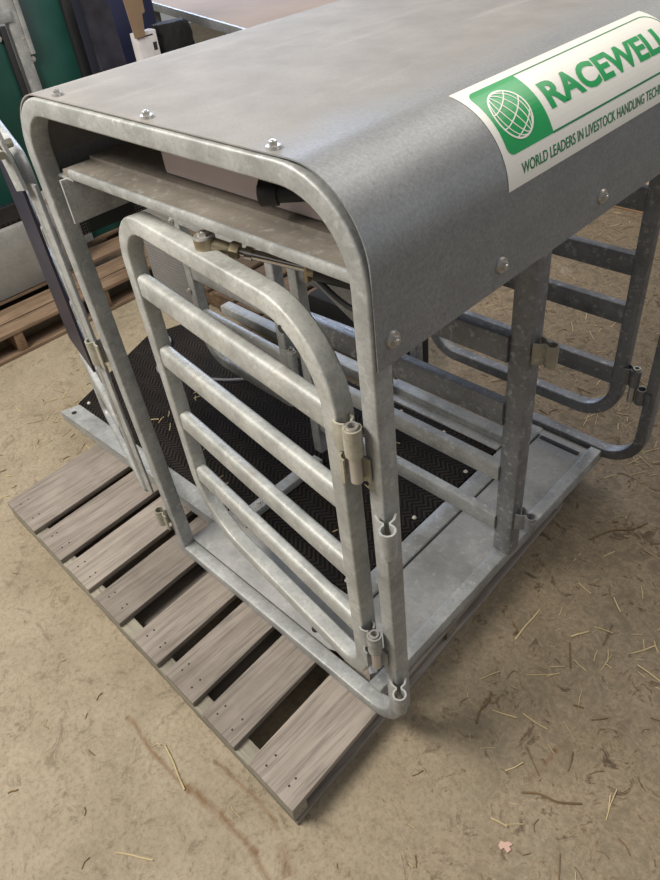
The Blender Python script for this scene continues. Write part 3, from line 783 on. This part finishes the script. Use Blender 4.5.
for cx, cy, s, n_ in cl:
    for _ in range(n_):
        x, y = random.gauss(cx, s), random.gauss(cy, s)
        if inside(x, y): continue
        stalk(random.choice((light, light, light, dark)), x, y, FZ, random.uniform(0, PI), random.uniform(.012, .07), random.uniform(.0007, .0017), .04)
for _ in range(620):
    x, y = random.uniform(-1.3, 2.0), random.uniform(-.9, 3)
    if inside(x, y): continue
    stalk(random.choice((light, dark, dark)), x, y, FZ, random.uniform(0, PI), random.uniform(.006, .035), random.uniform(.0006, .0013), .25)
tag(light.build('straw_litter', 'straw'), 'loose pale straw scattered over the concrete floor', 'straw', kind='stuff')
tag(dark.build('straw_litter', 'straw_dark'), 'old brown straw and dirt crumbs trodden over the concrete floor', 'straw', kind='stuff')
o = MB()
for cx, cy in ((-.48, .28), (-.50, .42), (-.2, .3), (.1, .6), (.3, .5), (-.1, .2), (.2, .7), (.38, .3)):
    for _ in range(4): stalk(o, cx+random.gauss(0, .025), cy+random.gauss(0, .025), DZ+.002, random.uniform(0, PI), random.uniform(.01, .04), .0014)
tag(o.build('straw_litter', 'straw'), 'bits of straw lying on the black tread mat', 'straw', kind='stuff')
for lab, a, b, rr, m_ in (
        ('long pale straw stalk lying on the brown stain in front of the pallet', (.389, -.348), (.506, -.377), .0022, 'straw'),
        ('pair of thin straw stalks lying near the bottom left of the photo', (.50, -.55), (.57, -.505), .0016, 'straw'),
        ('short dark twig near the left edge of the photo, far from the pallet', (.212, -.652), (.222, -.632), .0018, 'twig'),
        ('long straight brown twig on the floor right of the crate corner', (.806, .794), (.895, .945), .0022, 'twig'),
        ('pale straw stalk leaning toward the corner, standing out on bare floor right of the pallet', (.829, .396), (.827, .51), .0020, 'straw'),
        ('short bright straw stalk on the floor among old brown straw', (.925, .49), (.95, .53), .0022, 'straw'),
        ('dark curved twig on the floor below the right side of the crate', (.885, .16), (.865, .245), .0020, 'twig'),
        ('dark twig across the trodden earth at the right of the photo', (1.14, .16), (1.04, .10), .0022, 'twig')):
    mb = MB(); A0, B0 = V((*a, FZ+rr)), V((*b, FZ+rr)); nn = V((-(B0-A0).y, (B0-A0).x, 0))
    mb.tube(smooth_path([A0, A0.lerp(B0, .4)+nn*(.015 if m_ == 'straw' else .05), A0.lerp(B0, .7)-nn*(.0 if m_ == 'straw' else .03), B0], 4), rr, 6)
    tag(mb.build('straw_stalk' if m_ == 'straw' else 'twig', 'straw' if m_ == 'straw' else 'straw_dark'), lab, 'straw' if m_ == 'straw' else 'twig')
o = MB(); o.prism([(1.062, -.016, FZ), (1.070, -.020, FZ), (1.073, -.013, FZ), (1.083, -.016, FZ), (1.085, -.006, FZ), (1.079, -.004, FZ), (1.082, .004, FZ), (1.073, .003, FZ), (1.068, -.004, FZ), (1.061, -.006, FZ)], (0, 0, .003))
tag(o.build('paper_scrap', 'leaf', None, 0), 'small pink scrap lying on the bare floor near the bottom edge', 'scrap')

# ------------------------------------------------------------------ light
w = bpy.data.worlds.new('w'); scn.world = w; w.use_nodes = True
bg = w.node_tree.nodes['Background']; bg.inputs[0].default_value = (.96, .95, .95, 1); bg.inputs[1].default_value = .27
def area(name, loc, target, size, power, col, sy=None):
    l = bpy.data.lights.new(name, 'AREA'); l.shape = 'RECTANGLE'; l.size = size; l.size_y = sy or size; l.energy = power; l.color = col
    o = bpy.data.objects.new(name, l); COL.objects.link(o); o.location = loc
    o.rotation_euler = (V(target)-V(loc)).to_track_quat('-Z', 'Y').to_euler(); return o
area('ceiling_light', (-.6, -1.6, 3.0), (.2, .1, 0), 1.6, 165, (1, .95, .87), .8)
area('ceiling_light', (.8, 2.5, 3.6), (.3, .6, 0), 2.0, 60, (1, .95, .88))
area('door_or_fill_light', (4.5, 2.2, 2.2), (.4, .6, .6), 2.0, 26, (.9, .94, 1))  # added fill without a real source, lifts the hood's right side and sticker
area('door_or_fill_light', (-4.2, 3.6, 2.3), (0, .4, .3), 2.2, 150, (.62, .74, 1))  # cool daylight from the door at back left

# ------------------------------------------------------------------ camera
cd = bpy.data.cameras.new('camera'); cam = bpy.data.objects.new('camera', cd); COL.objects.link(cam); scn.camera = cam
R = [(0.70831684, 0.69839648, -0.10261392), (0.40166287, -0.51829957, -0.75500497), (-0.58047756, 0.49356653, -0.64764024)]
m = Matrix(((R[0][0], -R[1][0], -R[2][0], 1.3056556), (R[0][1], -R[1][1], -R[2][1], -0.51225277), (R[0][2], -R[1][2], -R[2][2], 1.36151547), (0, 0, 0, 1)))
cam.matrix_world = m
cd.sensor_fit = 'HORIZONTAL'; cd.sensor_width = 36; cd.lens = 699.21/660*36
cd.clip_start = .02; cd.clip_end = 60
scn.view_settings.view_transform = 'Standard'; scn.view_settings.look = 'None'; scn.view_settings.gamma = 1
scn.view_settings.exposure = 0
